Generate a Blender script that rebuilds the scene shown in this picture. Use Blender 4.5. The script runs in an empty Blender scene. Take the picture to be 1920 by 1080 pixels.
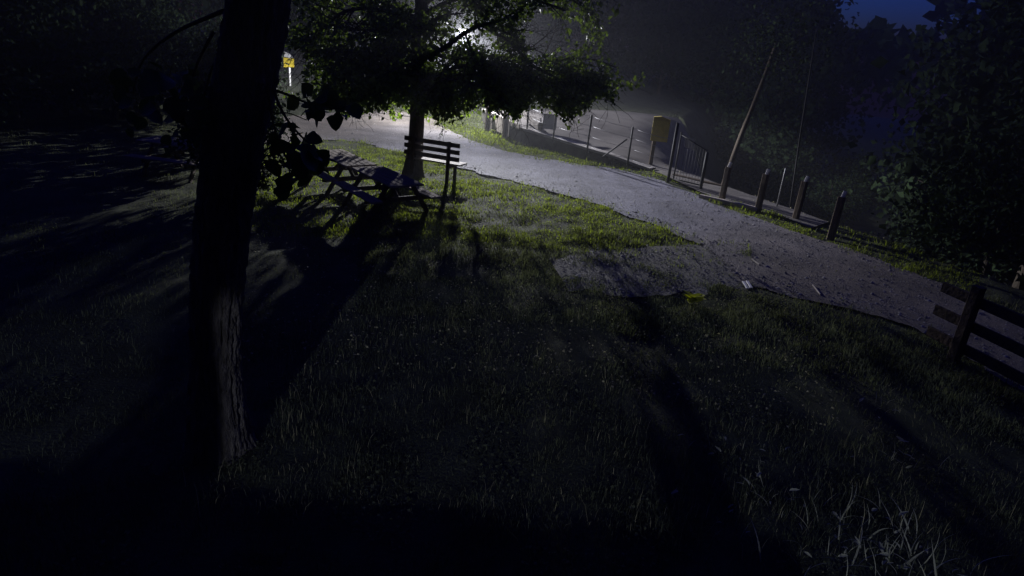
import bpy, math, random
import numpy as np
from mathutils import Vector, Matrix, noise as mnoise

random.seed(11); rng = np.random.default_rng(11)
S = bpy.context.scene
COL = S.collection
R = math.radians

# ---------------------------------------------------------------- camera
H, FPX, PITCH, ROLL = 3.8, 1250.0, R(21.0), R(5.3)
FW = Vector((0, math.cos(PITCH), -math.sin(PITCH)))
UP0 = Vector((0, math.sin(PITCH), math.cos(PITCH)))
RT0 = Vector((1, 0, 0))
RT = RT0 * math.cos(ROLL) + UP0 * math.sin(ROLL)
UP = -RT0 * math.sin(ROLL) + UP0 * math.cos(ROLL)
CAMP = Vector((0, 0, H))
cd = bpy.data.cameras.new('camera'); cam = bpy.data.objects.new('camera', cd); COL.objects.link(cam)
cd.sensor_width = 36; cd.lens = FPX / 1920 * 36; cd.clip_start = .05; cd.clip_end = 600
M3 = Matrix((RT, UP, -FW)).transposed()
cam.matrix_world = Matrix.Translation(CAMP) @ M3.to_4x4()
S.camera = cam

def ray(px, py): return FW + RT * ((px - 960) / FPX) - UP * ((py - 540) / FPX)
def G(px, py, z=0.0):                        # where the sight line meets height z
    d = ray(px, py); return CAMP + d * ((z - H) / d.z)
def P(px, py, Y):                            # where it meets depth Y
    d = ray(px, py); return CAMP + d * (Y / d.y)

# ---------------------------------------------------------------- night sky, added rear sun lamp, exposure
W = bpy.data.worlds.new('World'); S.world = W; W.use_nodes = True
wn = W.node_tree; wn.nodes.clear()
sky = wn.nodes.new('ShaderNodeTexSky'); sky.sky_type = 'NISHITA'; sky.sun_disc = False
sky.sun_elevation = R(-2.0); sky.sun_rotation = R(-25); sky.ozone_density = 8.0
bg = wn.nodes.new('ShaderNodeBackground'); bg.inputs['Strength'].default_value = 1.2
wo = wn.nodes.new('ShaderNodeOutputWorld')
wn.links.new(sky.outputs[0], bg.inputs[0]); wn.links.new(bg.outputs[0], wo.inputs[0])

REAR_HEAD, REAR_EL = R(0), R(14)
ml = bpy.data.lights.new('rear_sun', 'SUN'); ml.energy = 0.7; ml.angle = R(0.5); ml.color = (.74, .80, 1.0)  # dim sun lamp standing in for an unseen lamp behind the viewpoint
mo = bpy.data.objects.new('rear_sun', ml); COL.objects.link(mo)
MDIR = Vector((-math.sin(REAR_HEAD) * math.cos(REAR_EL), math.cos(REAR_HEAD) * math.cos(REAR_EL), -math.sin(REAR_EL)))
mo.rotation_euler = MDIR.to_track_quat('-Z', 'Y').to_euler(); mo.location = (0, -100, 30)

S.view_settings.view_transform = 'Standard'; S.view_settings.look = 'None'
S.view_settings.exposure = 0; S.view_settings.gamma = 1; S.view_settings.use_curve_mapping = False
S.render.engine = 'CYCLES'
cy = S.cycles
cy.max_bounces = 5; cy.diffuse_bounces = 3; cy.glossy_bounces = 2; cy.transmission_bounces = 3; cy.volume_bounces = 0
cy.use_denoising = True; cy.sample_clamp_indirect = 2.0; cy.caustics_reflective = False; cy.caustics_refractive = False
LAMP_W = 17500.0
HAZE = 0.0027

# ---------------------------------------------------------------- helpers
def tag(o, label=None, cat=None, group=None, kind=None):
    if label: o['label'] = label
    if cat: o['category'] = cat
    if group: o['group'] = group
    if kind: o['kind'] = kind
    return o
def thing(name, loc, label, cat, group=None, rz=0):
    o = bpy.data.objects.new(name, None); o.empty_display_size = .2; COL.objects.link(o)
    o.location = loc; o.rotation_euler = (0, 0, rz)
    return tag(o, label, cat, group)
def link(name, me, mat, parent=None):
    o = bpy.data.objects.new(name, me); COL.objects.link(o)
    if mat and not me.materials: me.materials.append(mat)
    if parent: o.parent = parent
    return o
def np_mesh(name, V, F, smooth=False):
    me = bpy.data.meshes.new(name)
    V = np.asarray(V, np.float32); F = np.asarray(F, np.int32)
    n, k = F.shape
    me.vertices.add(len(V)); me.vertices.foreach_set('co', V.ravel())
    me.loops.add(n * k); me.loops.foreach_set('vertex_index', F.ravel())
    me.polygons.add(n); me.polygons.foreach_set('loop_start', np.arange(0, n * k, k, dtype=np.int32))
    me.polygons.foreach_set('loop_total', np.full(n, k, np.int32))
    if smooth: me.polygons.foreach_set('use_smooth', np.ones(n, bool))
    me.update(calc_edges=True); me.validate()
    return me
class MB:
    def __init__(s): s.v = []; s.f = []; s.smooth = False
    def beam(s, a, b, w, h, up=(0, 0, 1), bev=.0):
        a = Vector(a); b = Vector(b); d = (b - a).normalized(); up = Vector(up)
        if abs(d.dot(up)) > .98: up = Vector((0, 1, 0))
        r = d.cross(up).normalized(); u = r.cross(d).normalized()
        c = min(w, h) * .18
        prof = [(-w/2+c, -h/2), (w/2-c, -h/2), (w/2, -h/2+c), (w/2, h/2-c), (w/2-c, h/2), (-w/2+c, h/2), (-w/2, h/2-c), (-w/2, -h/2+c)]
        i = len(s.v)
        for q in (a, b):
            for x, y in prof: s.v.append(q + r * x + u * y)
        n = 8
        for k in range(n): s.f.append((i+k, i+(k+1) % n, i+n+(k+1) % n, i+n+k))
        s.f.append(tuple(i+k for k in reversed(range(n)))); s.f.append(tuple(i+n+k for k in range(n)))
        return s
    def tube(s, pts, rad, n=8, wob=0, seed=0):
        pts = [Vector(p) for p in pts]; i0 = len(s.v); s.smooth = True
        ref = Vector((.3, .9, .1))
        for j, p in enumerate(pts):
            d = (pts[min(j+1, len(pts)-1)] - pts[max(j-1, 0)]).normalized()
            r = d.cross(ref).normalized(); u = r.cross(d)
            rr = rad[j] if hasattr(rad, '__len__') else rad
            for k in range(n):
                a = 2*math.pi*k/n
                q = rr
                if wob: q *= 1 + wob * mnoise.noise(Vector((math.cos(a)*3+seed, math.sin(a)*3, p.z*1.1)))
                s.v.append(p + r*(math.cos(a)*q) + u*(math.sin(a)*q))
        m = len(pts)
        for j in range(m-1):
            for k in range(n):
                s.f.append((i0+j*n+k, i0+j*n+(k+1) % n, i0+(j+1)*n+(k+1) % n, i0+(j+1)*n+k))
        s.f.append(tuple(i0+k for k in reversed(range(n)))); s.f.append(tuple(i0+(m-1)*n+k for k in range(n)))
        return s
    def prism(s, poly, t0, t1, o, ex, ey, ez):          # polygon in (ex, ey), thickness along ez
        i = len(s.v); n = len(poly)
        for t in (t0, t1):
            for x, y in poly: s.v.append(Vector(o) + ex*x + ey*y + ez*t)
        for k in range(n): s.f.append((i+k, i+(k+1) % n, i+n+(k+1) % n, i+n+k))
        s.f.append(tuple(i+k for k in reversed(range(n)))); s.f.append(tuple(i+n+k for k in range(n)))
        return s
    def build(s, name, mat, parent=None, local=False):
        o = Vector((0, 0, 0)) if (local or not parent) else Vector(parent.location)
        if parent and parent.parent and not local: o = o + Vector(parent.parent.location)
        me = bpy.data.meshes.new(name)
        me.from_pydata([tuple(v - o) for v in s.v], [], s.f)
        if s.smooth:
            me.polygons.foreach_set('use_smooth', [len(p.vertices) == 4 for p in me.polygons])
        me.update()
        return link(name, me, mat, parent)
def cat_rom(pts, n):
    pts = [Vector(p) for p in pts]; out = []
    q = [pts[0]*2 - pts[1]] + pts + [pts[-1]*2 - pts[-2]]
    for i in range(1, len(q)-2):
        a, b, c, d = q[i-1], q[i], q[i+1], q[i+2]
        for k in range(n):
            t = k/n
            out.append(.5*((2*b)+(c-a)*t+(2*a-5*b+4*c-d)*t*t+(3*b-a-3*c+d)*t**3))
    out.append(pts[-1]); return out

# ---------------------------------------------------------------- materials
def mat(name, base, rough=.8, spec=.3, scale=8, var=.4, bump=.0, bscale=None, metal=0, stretch=(1, 1, 1), island=0, transl=0, tcol=None, dark=None):
    m = bpy.data.materials.new(name); m.use_nodes = True
    nt = m.node_tree; nt.nodes.clear(); N = nt.nodes.new; L = nt.links.new
    out = N('ShaderNodeOutputMaterial'); b = N('ShaderNodeBsdfPrincipled')
    b.inputs['Roughness'].default_value = rough; b.inputs['Specular IOR Level'].default_value = spec; b.inputs['Metallic'].default_value = metal
    tc = N('ShaderNodeTexCoord'); mp = N('ShaderNodeMapping'); mp.inputs['Scale'].default_value = stretch
    L(tc.outputs['Object'], mp.inputs[0])
    nz = N('ShaderNodeTexNoise'); nz.inputs['Scale'].default_value = scale; nz.inputs['Detail'].default_value = 8; nz.inputs['Roughness'].default_value = .65
    L(mp.outputs[0], nz.inputs['Vector'])
    rp = N('ShaderNodeValToRGB')
    lo = dark or tuple(c*(1-var) for c in base); hi = tuple(min(1, c*(1+var)) for c in base)
    rp.color_ramp.elements[0].position = .3; rp.color_ramp.elements[0].color = (*lo, 1)
    rp.color_ramp.elements[1].position = .7; rp.color_ramp.elements[1].color = (*hi, 1)
    fac = nz.outputs['Fac']
    if island:
        ge = N('ShaderNodeNewGeometry'); mx = N('ShaderNodeMix'); mx.data_type = 'FLOAT'; mx.inputs[0].default_value = island
        L(fac, mx.inputs[2]); L(ge.outputs['Random Per Island'], mx.inputs[3]); fac = mx.outputs[0]
    L(fac, rp.inputs[0]); L(rp.outputs[0], b.inputs['Base Color'])
    if bump:
        n2 = N('ShaderNodeTexNoise'); n2.inputs['Scale'].default_value = bscale or scale*4; n2.inputs['Detail'].default_value = 6
        L(mp.outputs[0], n2.inputs['Vector'])
        bp = N('ShaderNodeBump'); bp.inputs['Strength'].default_value = bump; bp.inputs['Distance'].default_value = .03
        L(n2.outputs['Fac'], bp.inputs['Height']); L(bp.outputs[0], b.inputs['Normal'])
    sh = b.outputs[0]
    if transl:
        t = N('ShaderNodeBsdfTranslucent')
        mm = N('ShaderNodeMixRGB'); mm.blend_type = 'MULTIPLY'; mm.inputs[0].default_value = 1
        mm.inputs[2].default_value = (*(tcol or (1.6, 1.7, .5)), 1)
        L(rp.outputs[0], mm.inputs[1]); L(mm.outputs[0], t.inputs[0])
        ms = N('ShaderNodeMixShader'); ms.inputs[0].default_value = transl
        L(b.outputs[0], ms.inputs[1]); L(t.outputs[0], ms.inputs[2]); sh = ms.outputs[0]
    L(sh, out.inputs[0]); return m
MT = {}
MT['soil'] = mat('soil_and_short_grass', (.052, .058, .034), .95, .1, 1.3, .5, .6, 30)
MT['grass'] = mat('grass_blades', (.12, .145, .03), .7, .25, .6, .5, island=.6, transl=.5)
MT['dimroughgrass'] = mat('dim_rough_grass_blades', (.092, .104, .06), .75, .25, .6, .5, island=.6, transl=.4, tcol=(1.3, 1.35, .8))  # greyer than the lawn: loss of colour in dim light painted in
MT['drygrass'] = mat('dry_grass', (.32, .30, .17), .7, .3, 3, .35, island=.5, transl=.25, tcol=(1, 1, .7))
MT['gravel'] = mat('gravel', (.16, .153, .149), .8, .3, .9, .5, 1.0, 60)
def tint(m, c1, c2, sc):
    nt = m.node_tree; rp_ = [n for n in nt.nodes if n.type == 'VALTORGB'][0]; b = [n for n in nt.nodes if n.type == 'BSDF_PRINCIPLED'][0]
    tc = [n for n in nt.nodes if n.type == 'TEX_COORD'][0]
    nz = nt.nodes.new('ShaderNodeTexNoise'); nz.inputs['Scale'].default_value = sc; nz.inputs['Detail'].default_value = 3
    r2 = nt.nodes.new('ShaderNodeValToRGB'); r2.color_ramp.elements[0].position = .42; r2.color_ramp.elements[1].position = .58
    r2.color_ramp.elements[0].color = (*c1, 1); r2.color_ramp.elements[1].color = (*c2, 1)
    mx = nt.nodes.new('ShaderNodeMixRGB'); mx.blend_type = 'MULTIPLY'; mx.inputs[0].default_value = 1
    nt.links.new(tc.outputs['Object'], nz.inputs['Vector']); nt.links.new(nz.outputs['Fac'], r2.inputs[0])
    nt.links.new(rp_.outputs[0], mx.inputs[1]); nt.links.new(r2.outputs[0], mx.inputs[2]); nt.links.new(mx.outputs[0], b.inputs['Base Color'])
def zones(m, c1, c2, cen, r0, r1):           # bluish tint around a centre point, browner tint further out
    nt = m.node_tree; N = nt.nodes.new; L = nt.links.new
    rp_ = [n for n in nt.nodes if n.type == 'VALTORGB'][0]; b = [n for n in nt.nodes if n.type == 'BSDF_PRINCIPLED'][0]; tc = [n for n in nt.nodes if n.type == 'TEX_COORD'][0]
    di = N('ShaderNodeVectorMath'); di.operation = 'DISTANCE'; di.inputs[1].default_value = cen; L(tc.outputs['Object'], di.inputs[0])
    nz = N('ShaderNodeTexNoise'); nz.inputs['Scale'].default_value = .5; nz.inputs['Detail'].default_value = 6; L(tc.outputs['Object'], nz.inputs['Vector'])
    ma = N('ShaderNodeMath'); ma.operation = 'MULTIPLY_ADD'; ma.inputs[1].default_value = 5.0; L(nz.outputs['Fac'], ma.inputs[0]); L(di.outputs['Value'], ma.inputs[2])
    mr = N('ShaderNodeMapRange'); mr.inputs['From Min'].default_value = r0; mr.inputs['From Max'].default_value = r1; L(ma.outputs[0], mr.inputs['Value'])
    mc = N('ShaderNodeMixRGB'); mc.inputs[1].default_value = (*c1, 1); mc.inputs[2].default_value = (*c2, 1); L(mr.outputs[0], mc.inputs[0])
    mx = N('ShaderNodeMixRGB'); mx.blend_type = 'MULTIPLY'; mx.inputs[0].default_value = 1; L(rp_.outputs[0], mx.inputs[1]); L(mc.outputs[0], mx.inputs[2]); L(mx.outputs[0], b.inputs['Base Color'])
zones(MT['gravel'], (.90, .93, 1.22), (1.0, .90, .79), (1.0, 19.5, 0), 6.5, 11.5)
MT['spur'] = mat('worn_gravel', (.155, .15, .135), .9, .2, 1.3, .4, .9, 50)
MT['yard'] = mat('yard_gravel', (.13, .12, .113), .9, .2, .8, .3, .6, 40)
MT['stone'] = mat('pebbles', (.22, .21, .20), .8, .3, 40, .5, island=.7)
MT['bark'] = mat('bark', (.13, .118, .108), .95, .1, 7, .5, 1.0, 22, stretch=(3, 3, 1.1))
MT['twig'] = mat('twig_bark', (.06, .05, .04), .9, .1, 20, .3)
MT['leaf'] = mat('leaves', (.085, .12, .04), .45, .5, 2, .45, island=.6, transl=.55)
MT['bigleaf'] = mat('broad_leaves', (.05, .08, .022), .5, .4, 14, .3, island=.3, transl=.3)
MT['farleaf'] = mat('far_leaves', (.02, .032, .015), .9, .05, .7, .45, island=.5, transl=.06)
MT['wood'] = mat('weathered_wood', (.22, .19, .16), .95, .08, 5, .35, .5, 14, stretch=(1, 6, 6))
MT['post'] = mat('wooden_post', (.12, .095, .07), .9, .15, 9, .4, .5, 20, stretch=(3, 3, .6))
MT['darkwood'] = mat('dark_stained_wood', (.07, .05, .035), .85, .2, 9, .4, .5, 20)
MT['palewood'] = mat('pale_sawn_wood', (.42, .38, .33), .8, .2, 9, .25, .4, 20)
MT['darkconcrete'] = mat('dark_concrete', (.10, .095, .08), .95, .1, 3, .45, .8, 25)  # wall face toned darker than its coping
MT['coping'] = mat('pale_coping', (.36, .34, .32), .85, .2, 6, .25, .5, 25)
MT['concrete'] = mat('concrete', (.24, .22, .20), .9, .2, 3, .35, .6, 25)
MT['galv'] = mat('galvanised_steel', (.28, .28, .29), .5, .5, 12, .2, metal=.6)
MT['darkmetal'] = mat('dark_metal', (.03, .03, .032), .75, .25, 12, .4)
MT['white'] = mat('white_paint', (.72, .72, .70), .6, .4, 10, .12)
MT['yellow'] = mat('yellow_sheet', (.72, .55, .03), .55, .4, 6, .12)
MT['yellowdull'] = mat('dull_yellow_box', (.52, .43, .09), .7, .3, 6, .2)
MT['grey'] = mat('grey_panel', (.30, .30, .31), .7, .3, 5, .15)
MT['black'] = mat('black_print', (.02, .02, .02), .6, .2, 10, .1)
MT['wall'] = mat('render_wall', (.3, .28, .25), .9, .1, 3, .2)
MT['weed'] = mat('pale_weed', (.36, .37, .27), .6, .35, 5, .3, island=.3, transl=.25, tcol=(1, 1, .8))
MT['limeleaf'] = mat('yellow_green_leaves', (.38, .40, .05), .6, .3, 9, .3, island=.4, transl=.3)

def emis(name, col, st):
    m = bpy.data.materials.new(name); m.use_nodes = True; nt = m.node_tree; nt.nodes.clear()
    o = nt.nodes.new('ShaderNodeOutputMaterial'); e = nt.nodes.new('ShaderNodeEmission')
    e.inputs[0].default_value = (*col, 1); e.inputs[1].default_value = st
    nt.links.new(e.outputs[0], o.inputs[0]); return m

# ---------------------------------------------------------------- ground
def station(lst, z=0, n=6):
    a = cat_rom([G(x, y, z) for (x, y), _ in lst], n); b = cat_rom([G(x, y, z) for _, (x, y) in lst], n); return a, b
PATH = [((470, 268), (450, 226)), ((540, 268), (540, 219)), ((620, 264), (640, 211)), ((690, 272), (720, 206)), ((745, 287), (800, 219)),
        ((820, 303), (850, 250)), ((900, 325), (930, 279)), ((1000, 350), (1040, 301)), ((1100, 380), (1140, 316)),
        ((1200, 412), (1230, 336)), ((1275, 441), (1310, 371)), ((1335, 478), (1365, 392)), ((1385, 530), (1420, 412)), ((1450, 545), (1480, 433)),
        ((1560, 575), (1580, 466)), ((1700, 615), (1700, 509)), ((1800, 662), (1800, 549)), ((1920, 742), (1920, 603)), ((2250, 960), (2250, 760))]
SPUR = [((1400, 446), (1440, 530)), ((1305, 458), (1350, 538)), ((1200, 467), (1250, 556)), ((1110, 471), (1140, 566)), ((1050, 484), (1080, 552)), ((1024, 497), (1044, 532))]
pa, pb = station(PATH); sa, sb = station(SPUR)
def jag(L, amp, f):
    return [p + Vector((mnoise.noise(p*f), mnoise.noise(p*f + Vector((9, 3, 1))), 0))*amp for p in L]
def fine(a, b, m=6):
    A = []; B = []
    for i in range(len(a)-1):
        for k in range(m): A.append(a[i].lerp(a[i+1], k/m)); B.append(b[i].lerp(b[i+1], k/m))
    return A+[a[-1]], B+[b[-1]]
pa, pb = fine(pa, pb); sa, sb = fine(sa, sb)
pa = jag(jag(jag(pa, .24, .9), .10, 3), .05, 8); pb = jag(jag(jag(pb, .2, .9), .10, 3), .05, 8)
sa = jag(jag(jag(sa, .14, 1.2), .08, 3), .04, 8); sb = jag(jag(jag(sb, .5, 1.1), .22, 2.6), .08, 7)
def strip(name, a, b, z, m, k=14, bump=.003):
    V = []; F = []; n = len(a)
    for p, q in zip(a, b):
        for j in range(k+1):
            v = p.lerp(q, j/k); edge = min(j, k-j)/k
            V.append((v.x, v.y, z + bump*mnoise.noise(v*1.7) + .006*min(1, edge*5) - .006))
    for i in range(n-1):
        for j in range(k):
            F.append((i*(k+1)+j, (i+1)*(k+1)+j, (i+1)*(k+1)+j+1, i*(k+1)+j+1))
    o = link(name, np_mesh(name, V, F, True), m); return tag(o, kind='structure')
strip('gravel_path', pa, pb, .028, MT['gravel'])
strip('gravel_path_spur', sa, sb, .012, MT['spur'], 10)
polys = [np.array([(v.x, v.y) for v in pa] + [(v.x, v.y) for v in reversed(pb)]), np.array([(v.x, v.y) for v in sa] + [(v.x, v.y) for v in reversed(sb)])]
def inside(xy, poly):
    x, y = xy[:, 0], xy[:, 1]; r = np.zeros(len(xy), bool); n = len(poly); j = n-1
    for i in range(n):
        xi, yi = poly[i]; xj, yj = poly[j]
        if yi != yj:
            c = ((yi > y) != (yj > y)) & (x < (xj-xi)*(y-yi)/(yj-yi)+xi); r ^= c
        j = i
    return r
def on_path(xy): return inside(xy, polys[0]) | inside(xy, polys[1])
def vnoise(x, y, f, seed=0):
    r = np.random.default_rng(seed); o = np.zeros_like(x)
    for k in range(9):
        a = r.uniform(0, 2*np.pi); ff = f*r.uniform(.5, 1.9); o += np.sin((x*np.cos(a)+y*np.sin(a))*ff + r.uniform(0, 7))
    return o/4.5
_a = G(1240, 325); _b = G(1520, 428); _t = (_b - _a); _len = _t.length; _t.normalize()
def drop(x, y):
    t = (x-_a.x)*_t.x + (y-_a.y)*_t.y; d = -((x-_a.x)*_t.y - (y-_a.y)*_t.x)*-1
    d = (x-_a.x)*(-_t.y) + (y-_a.y)*_t.x
    w = np.clip((t+.9*np.maximum(d, 0)+4.5)/6.0, 0, 1); w = w*w*(3-2*w)
    dd = np.maximum(0, d-1.0)
    return np.minimum(.34*dd, 6.0)*w
def lawn_z(x, y): return -drop(x, y) + .025*vnoise(x, y, 2.2, 3) + .02*vnoise(x, y, 6, 4)
# yard behind the low wall: its near edge is the wall top, which sinks to the path level
WALL = [((905, 205), .55), ((958, 234), .55), ((1000, 247), .50), ((1040, 259), .45), ((1100, 278), .38), ((1150, 293), .28), ((1195, 309), .12), ((1240, 325), .05), ((1330, 366), .04), ((1430, 392), .03), ((1520, 428), .03)]
wtop = cat_rom([G(x, y, z) for (x, y), z in WALL], 5)
V = []; F = []; k = 16
for i, p in enumerate(wtop):
    for j in range(k+1):
        d = (j/k)**1.5*max(4, 15 - 9*min(1, i/(len(wtop)*.62)))
        V.append((p.x + d*.72, p.y + .02 + d*.72, max(p.z - .06, .035)*(1 - max(0, (j/k-.5)*2)**2) - .1*max(0, (j/k-.5)*2)**2 - float(drop(p.x + d*.72, p.y + .02 + d*.72)) + .03*mnoise.noise(Vector((p.x+d, p.y+d, 0)))*min(1, d)))
for i in range(len(wtop)-1):
    for j in range(k): F.append((i*(k+1)+j, (i+1)*(k+1)+j, (i+1)*(k+1)+j+1, i*(k+1)+j+1))
tag(link('gravel_yard', np_mesh('gravel_yard', V, F, True), MT['yard']), kind='structure')

gx = np.concatenate([np.linspace(-140, -24, 22), np.arange(-23.8, -10, .25), np.arange(-10, 14, .12), np.arange(14, 24, .25), np.linspace(24.5, 140, 22)])
gy = np.concatenate([np.linspace(-27, 2, 12), np.arange(2.25, 7, .25), np.arange(7, 31, .12), np.arange(31, 45, .25), np.linspace(46, 140, 24)])
X, Y = np.meshgrid(gx, gy); xy = np.stack([X.ravel(), Y.ravel()], 1)
# push the turf under the gravel, a little wider than the gravel itself
pth = np.zeros(len(xy), bool)
for dx, dy in ((0, 0), (.05, 0), (-.05, 0), (0, .05), (0, -.05)): pth |= on_path(xy + [dx, dy])
Z = lawn_z(xy[:, 0], xy[:, 1]); Z[pth] = -.012 - drop(xy[:, 0], xy[:, 1])[pth]
yd = inside(xy, np.array([(V[i_*(k+1)][0], V[i_*(k+1)][1]) for i_ in range(len(wtop))] + [(V[i_*(k+1)+k][0], V[i_*(k+1)+k][1]) for i_ in reversed(range(len(wtop)))])); Z[yd] -= .3
nx, ny = len(gx), len(gy)
idx = np.arange(nx*ny).reshape(ny, nx)
F = np.stack([idx[:-1, :-1], idx[:-1, 1:], idx[1:, 1:], idx[1:, :-1]], -1).reshape(-1, 4)
tag(link('lawn', np_mesh('lawn', np.column_stack([xy, Z]), F, True), MT['soil']), kind='structure')

# ---------------------------------------------------------------- low wall
wl = thing('retaining_wall', (wtop[5].x, wtop[5].y, 0), 'low grey concrete retaining wall curving between bright verge and fenced yard', 'wall')
b = MB(); c = MB()
pts = [p for p in wtop if p.z > .06]
for s0, s1 in zip(pts[:-1], pts[1:]):
    d = (s1 - s0); d.z = 0; d.normalize(); nn = Vector((d.y, -d.x, 0))*.28
    a0 = s0 + nn*.0; a1 = s1 + nn*.0
    i = len(b.v)
    b.v += [Vector((a0.x, a0.y, -.15)), Vector((a1.x, a1.y, -.15)), Vector((a1.x, a1.y, a1.z-.05)), Vector((a0.x, a0.y, a0.z-.05)),
            Vector((a0.x-nn.x, a0.y-nn.y, -.15)), Vector((a1.x-nn.x, a1.y-nn.y, -.15)), Vector((a1.x-nn.x, a1.y-nn.y, a1.z-.05)), Vector((a0.x-nn.x, a0.y-nn.y, a0.z-.05))]
    b.f += [(i, i+1, i+2, i+3), (i+5, i+4, i+7, i+6), (i+3, i+2, i+6, i+7)]
    e = nn*.12; i = len(c.v)
    for zz in (-.05, .03):
        c.v += [Vector((a0.x, a0.y, a0.z+zz))+e, Vector((a1.x, a1.y, a1.z+zz))+e, Vector((a1.x-nn.x, a1.y-nn.y, a1.z+zz))-e, Vector((a0.x-nn.x, a0.y-nn.y, a0.z+zz))-e]
    c.f += [(i, i+1, i+5, i+4), (i+2, i+3, i+7, i+6), (i+4, i+5, i+6, i+7)]
b.build('wall_face', MT['darkconcrete'], wl); c.build('coping', MT['coping'], wl)

# ---------------------------------------------------------------- vegetation tools
def leaf_arrays(C, D, Nrm, ln, wd, fold=.25):
    """folded leaves: C base, D direction, Nrm normal, all (n,3); 7 verts, 6 tris each"""
    n = len(C); Sd = np.cross(D, Nrm); Sd /= np.linalg.norm(Sd, axis=1, keepdims=True)+1e-9
    Nn = np.cross(Sd, D); ln = ln[:, None]; wd = wd[:, None]
    m1 = C + D*ln*.35 ; m2 = C + D*ln*.7 - Nn*ln*.05; tip = C + D*ln - Nn*ln*.16
    l1 = C + D*ln*.33 + Sd*wd*.5 + Nn*wd*fold; r1 = C + D*ln*.33 - Sd*wd*.5 + Nn*wd*fold
    l2 = C + D*ln*.72 + Sd*wd*.4 + Nn*wd*fold*.7 - Nn*ln*.05; r2 = C + D*ln*.72 - Sd*wd*.4 + Nn*wd*fold*.7 - Nn*ln*.05
    V = np.stack([C, l1, l2, tip, r2, r1, m1, m2], 1).reshape(-1, 3)
    f = np.array([(0, 1, 6), (1, 2, 7), (1, 7, 6), (2, 3, 7), (3, 4, 7), (4, 5, 7), (5, 6, 7), (5, 0, 6)])
    # orient halves alike
    F = (np.arange(n)*8)[:, None, None] + f[None]
    return V, F.reshape(-1, 3)
def small_leaf_arrays(C, D, Nrm, ln, wd):
    n = len(C); Sd = np.cross(D, Nrm); Sd /= np.linalg.norm(Sd, axis=1, keepdims=True)+1e-9
    Nn = np.cross(Sd, D); ln = ln[:, None]; wd = wd[:, None]
    V = np.stack([C, C + D*ln*.5 + Sd*wd*.5 + Nn*wd*.2, C + D*ln - Nn*ln*.1, C + D*ln*.5 - Sd*wd*.5 + Nn*wd*.2], 1).reshape(-1, 3)
    f = np.array([(0, 1, 2), (0, 2, 3)])
    return V, ((np.arange(n)*4)[:, None, None] + f[None]).reshape(-1, 3)
def rdirs(n, r=rng, zb=0.):
    d = r.normal(size=(n, 3)); d[:, 2] += zb; return d/np.linalg.norm(d, axis=1, keepdims=True)
def grow(start, direction, length, r0, r, depth, out, segs=6, droop=-.05, spread=.7, kids=4):
    p = Vector(start); d = Vector(direction).normalized(); pts = [p.copy()]; st = length/segs
    for i in range(segs):
        d = (d + Vector(r.normal(size=3))*.16 + Vector((0, 0, droop))).normalized(); p = p + d*st; pts.append(p.copy())
    rad = [max(.004, r0*(1-.85*i/segs)) for i in range(segs+1)]
    out.append((pts, rad, depth))
    if depth > 0:
        for k in range(kids):
            t = r.uniform(.25, 1.0); i = min(segs-1, int(t*segs)); q = pts[i].lerp(pts[i+1], t*segs-i)
            dd = (pts[i+1]-pts[i]).normalized()
            nd = (dd*r.uniform(.4, 1) + Vector(r.normal(size=3))*spread).normalized()
            grow(q, nd, length*r.uniform(.4, .65), rad[i]*.6, r, depth-1, out, max(3, segs-1), droop, spread, kids)
def leaves_on(branches, r, per_m, size, sd=.25, jitter=.16, hang=-.35, maxdepth=0, small=True):
    C = []; D = []
    for pts, rad, dep in branches:
        if dep > maxdepth: continue
        for a, b in zip(pts[:-1], pts[1:]):
            L = (b-a).length; n = r.poisson(per_m*L)
            for _ in range(n):
                q = a.lerp(b, r.uniform()) + Vector(r.normal(size=3))*jitter
                C.append(q); D.append((b-a).normalized()*.5 + Vector(r.normal(size=3))*.7 + Vector((0, 0, hang)))
    C = np.array([tuple(c) for c in C]); D = np.array([tuple(d) for d in D]); D /= np.linalg.norm(D, axis=1, keepdims=True)
    ln = size*r.lognormal(0, sd, len(C))
    return C, D, rdirs(len(C), r, .8), ln, ln*.72
def trunk_mesh(pts, rad, n, rings, ridge, seed):
    pp = cat_rom(pts, rings); m = len(pp); V = []; F = []
    rr = np.interp(np.linspace(0, len(rad)-1, m), range(len(rad)), rad)
    for j, p in enumerate(pp):
        d = (pp[min(j+1, m-1)]-pp[max(j-1, 0)]).normalized(); r_ = d.cross(Vector((0, 1, 0))).normalized(); u = r_.cross(d)
        for k in range(n):
            a = 2*math.pi*k/n
            w = 1 + .07*mnoise.noise(Vector((math.cos(a)*1.6+seed, math.sin(a)*1.6, p.z*.5)))
            h = mnoise.noise(Vector((math.cos(a)*9+seed, math.sin(a)*9, p.z*2.3))); h2 = mnoise.noise(Vector((math.cos(a)*19+seed, math.sin(a)*19, p.z*13)))
            q = rr[j]*w*(1 + .22*math.exp(-max(0, p.z)/.22)*(.45+.55*math.cos(5*a+seed))) + ridge*(-abs(h)*1.4 + .6*h2)
            V.append(p + r_*(math.cos(a)*q) + u*(math.sin(a)*q))
    for j in range(m-1):
        for k in range(n): F.append((j*n+k, j*n+(k+1) % n, (j+1)*n+(k+1) % n, (j+1)*n+k))
    return np.array([tuple(v) for v in V]), F

def tubes_np(branches, n=5):
    m = MB()
    for pts, rad, d in branches: m.tube(pts, rad, n)
    return m

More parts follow.
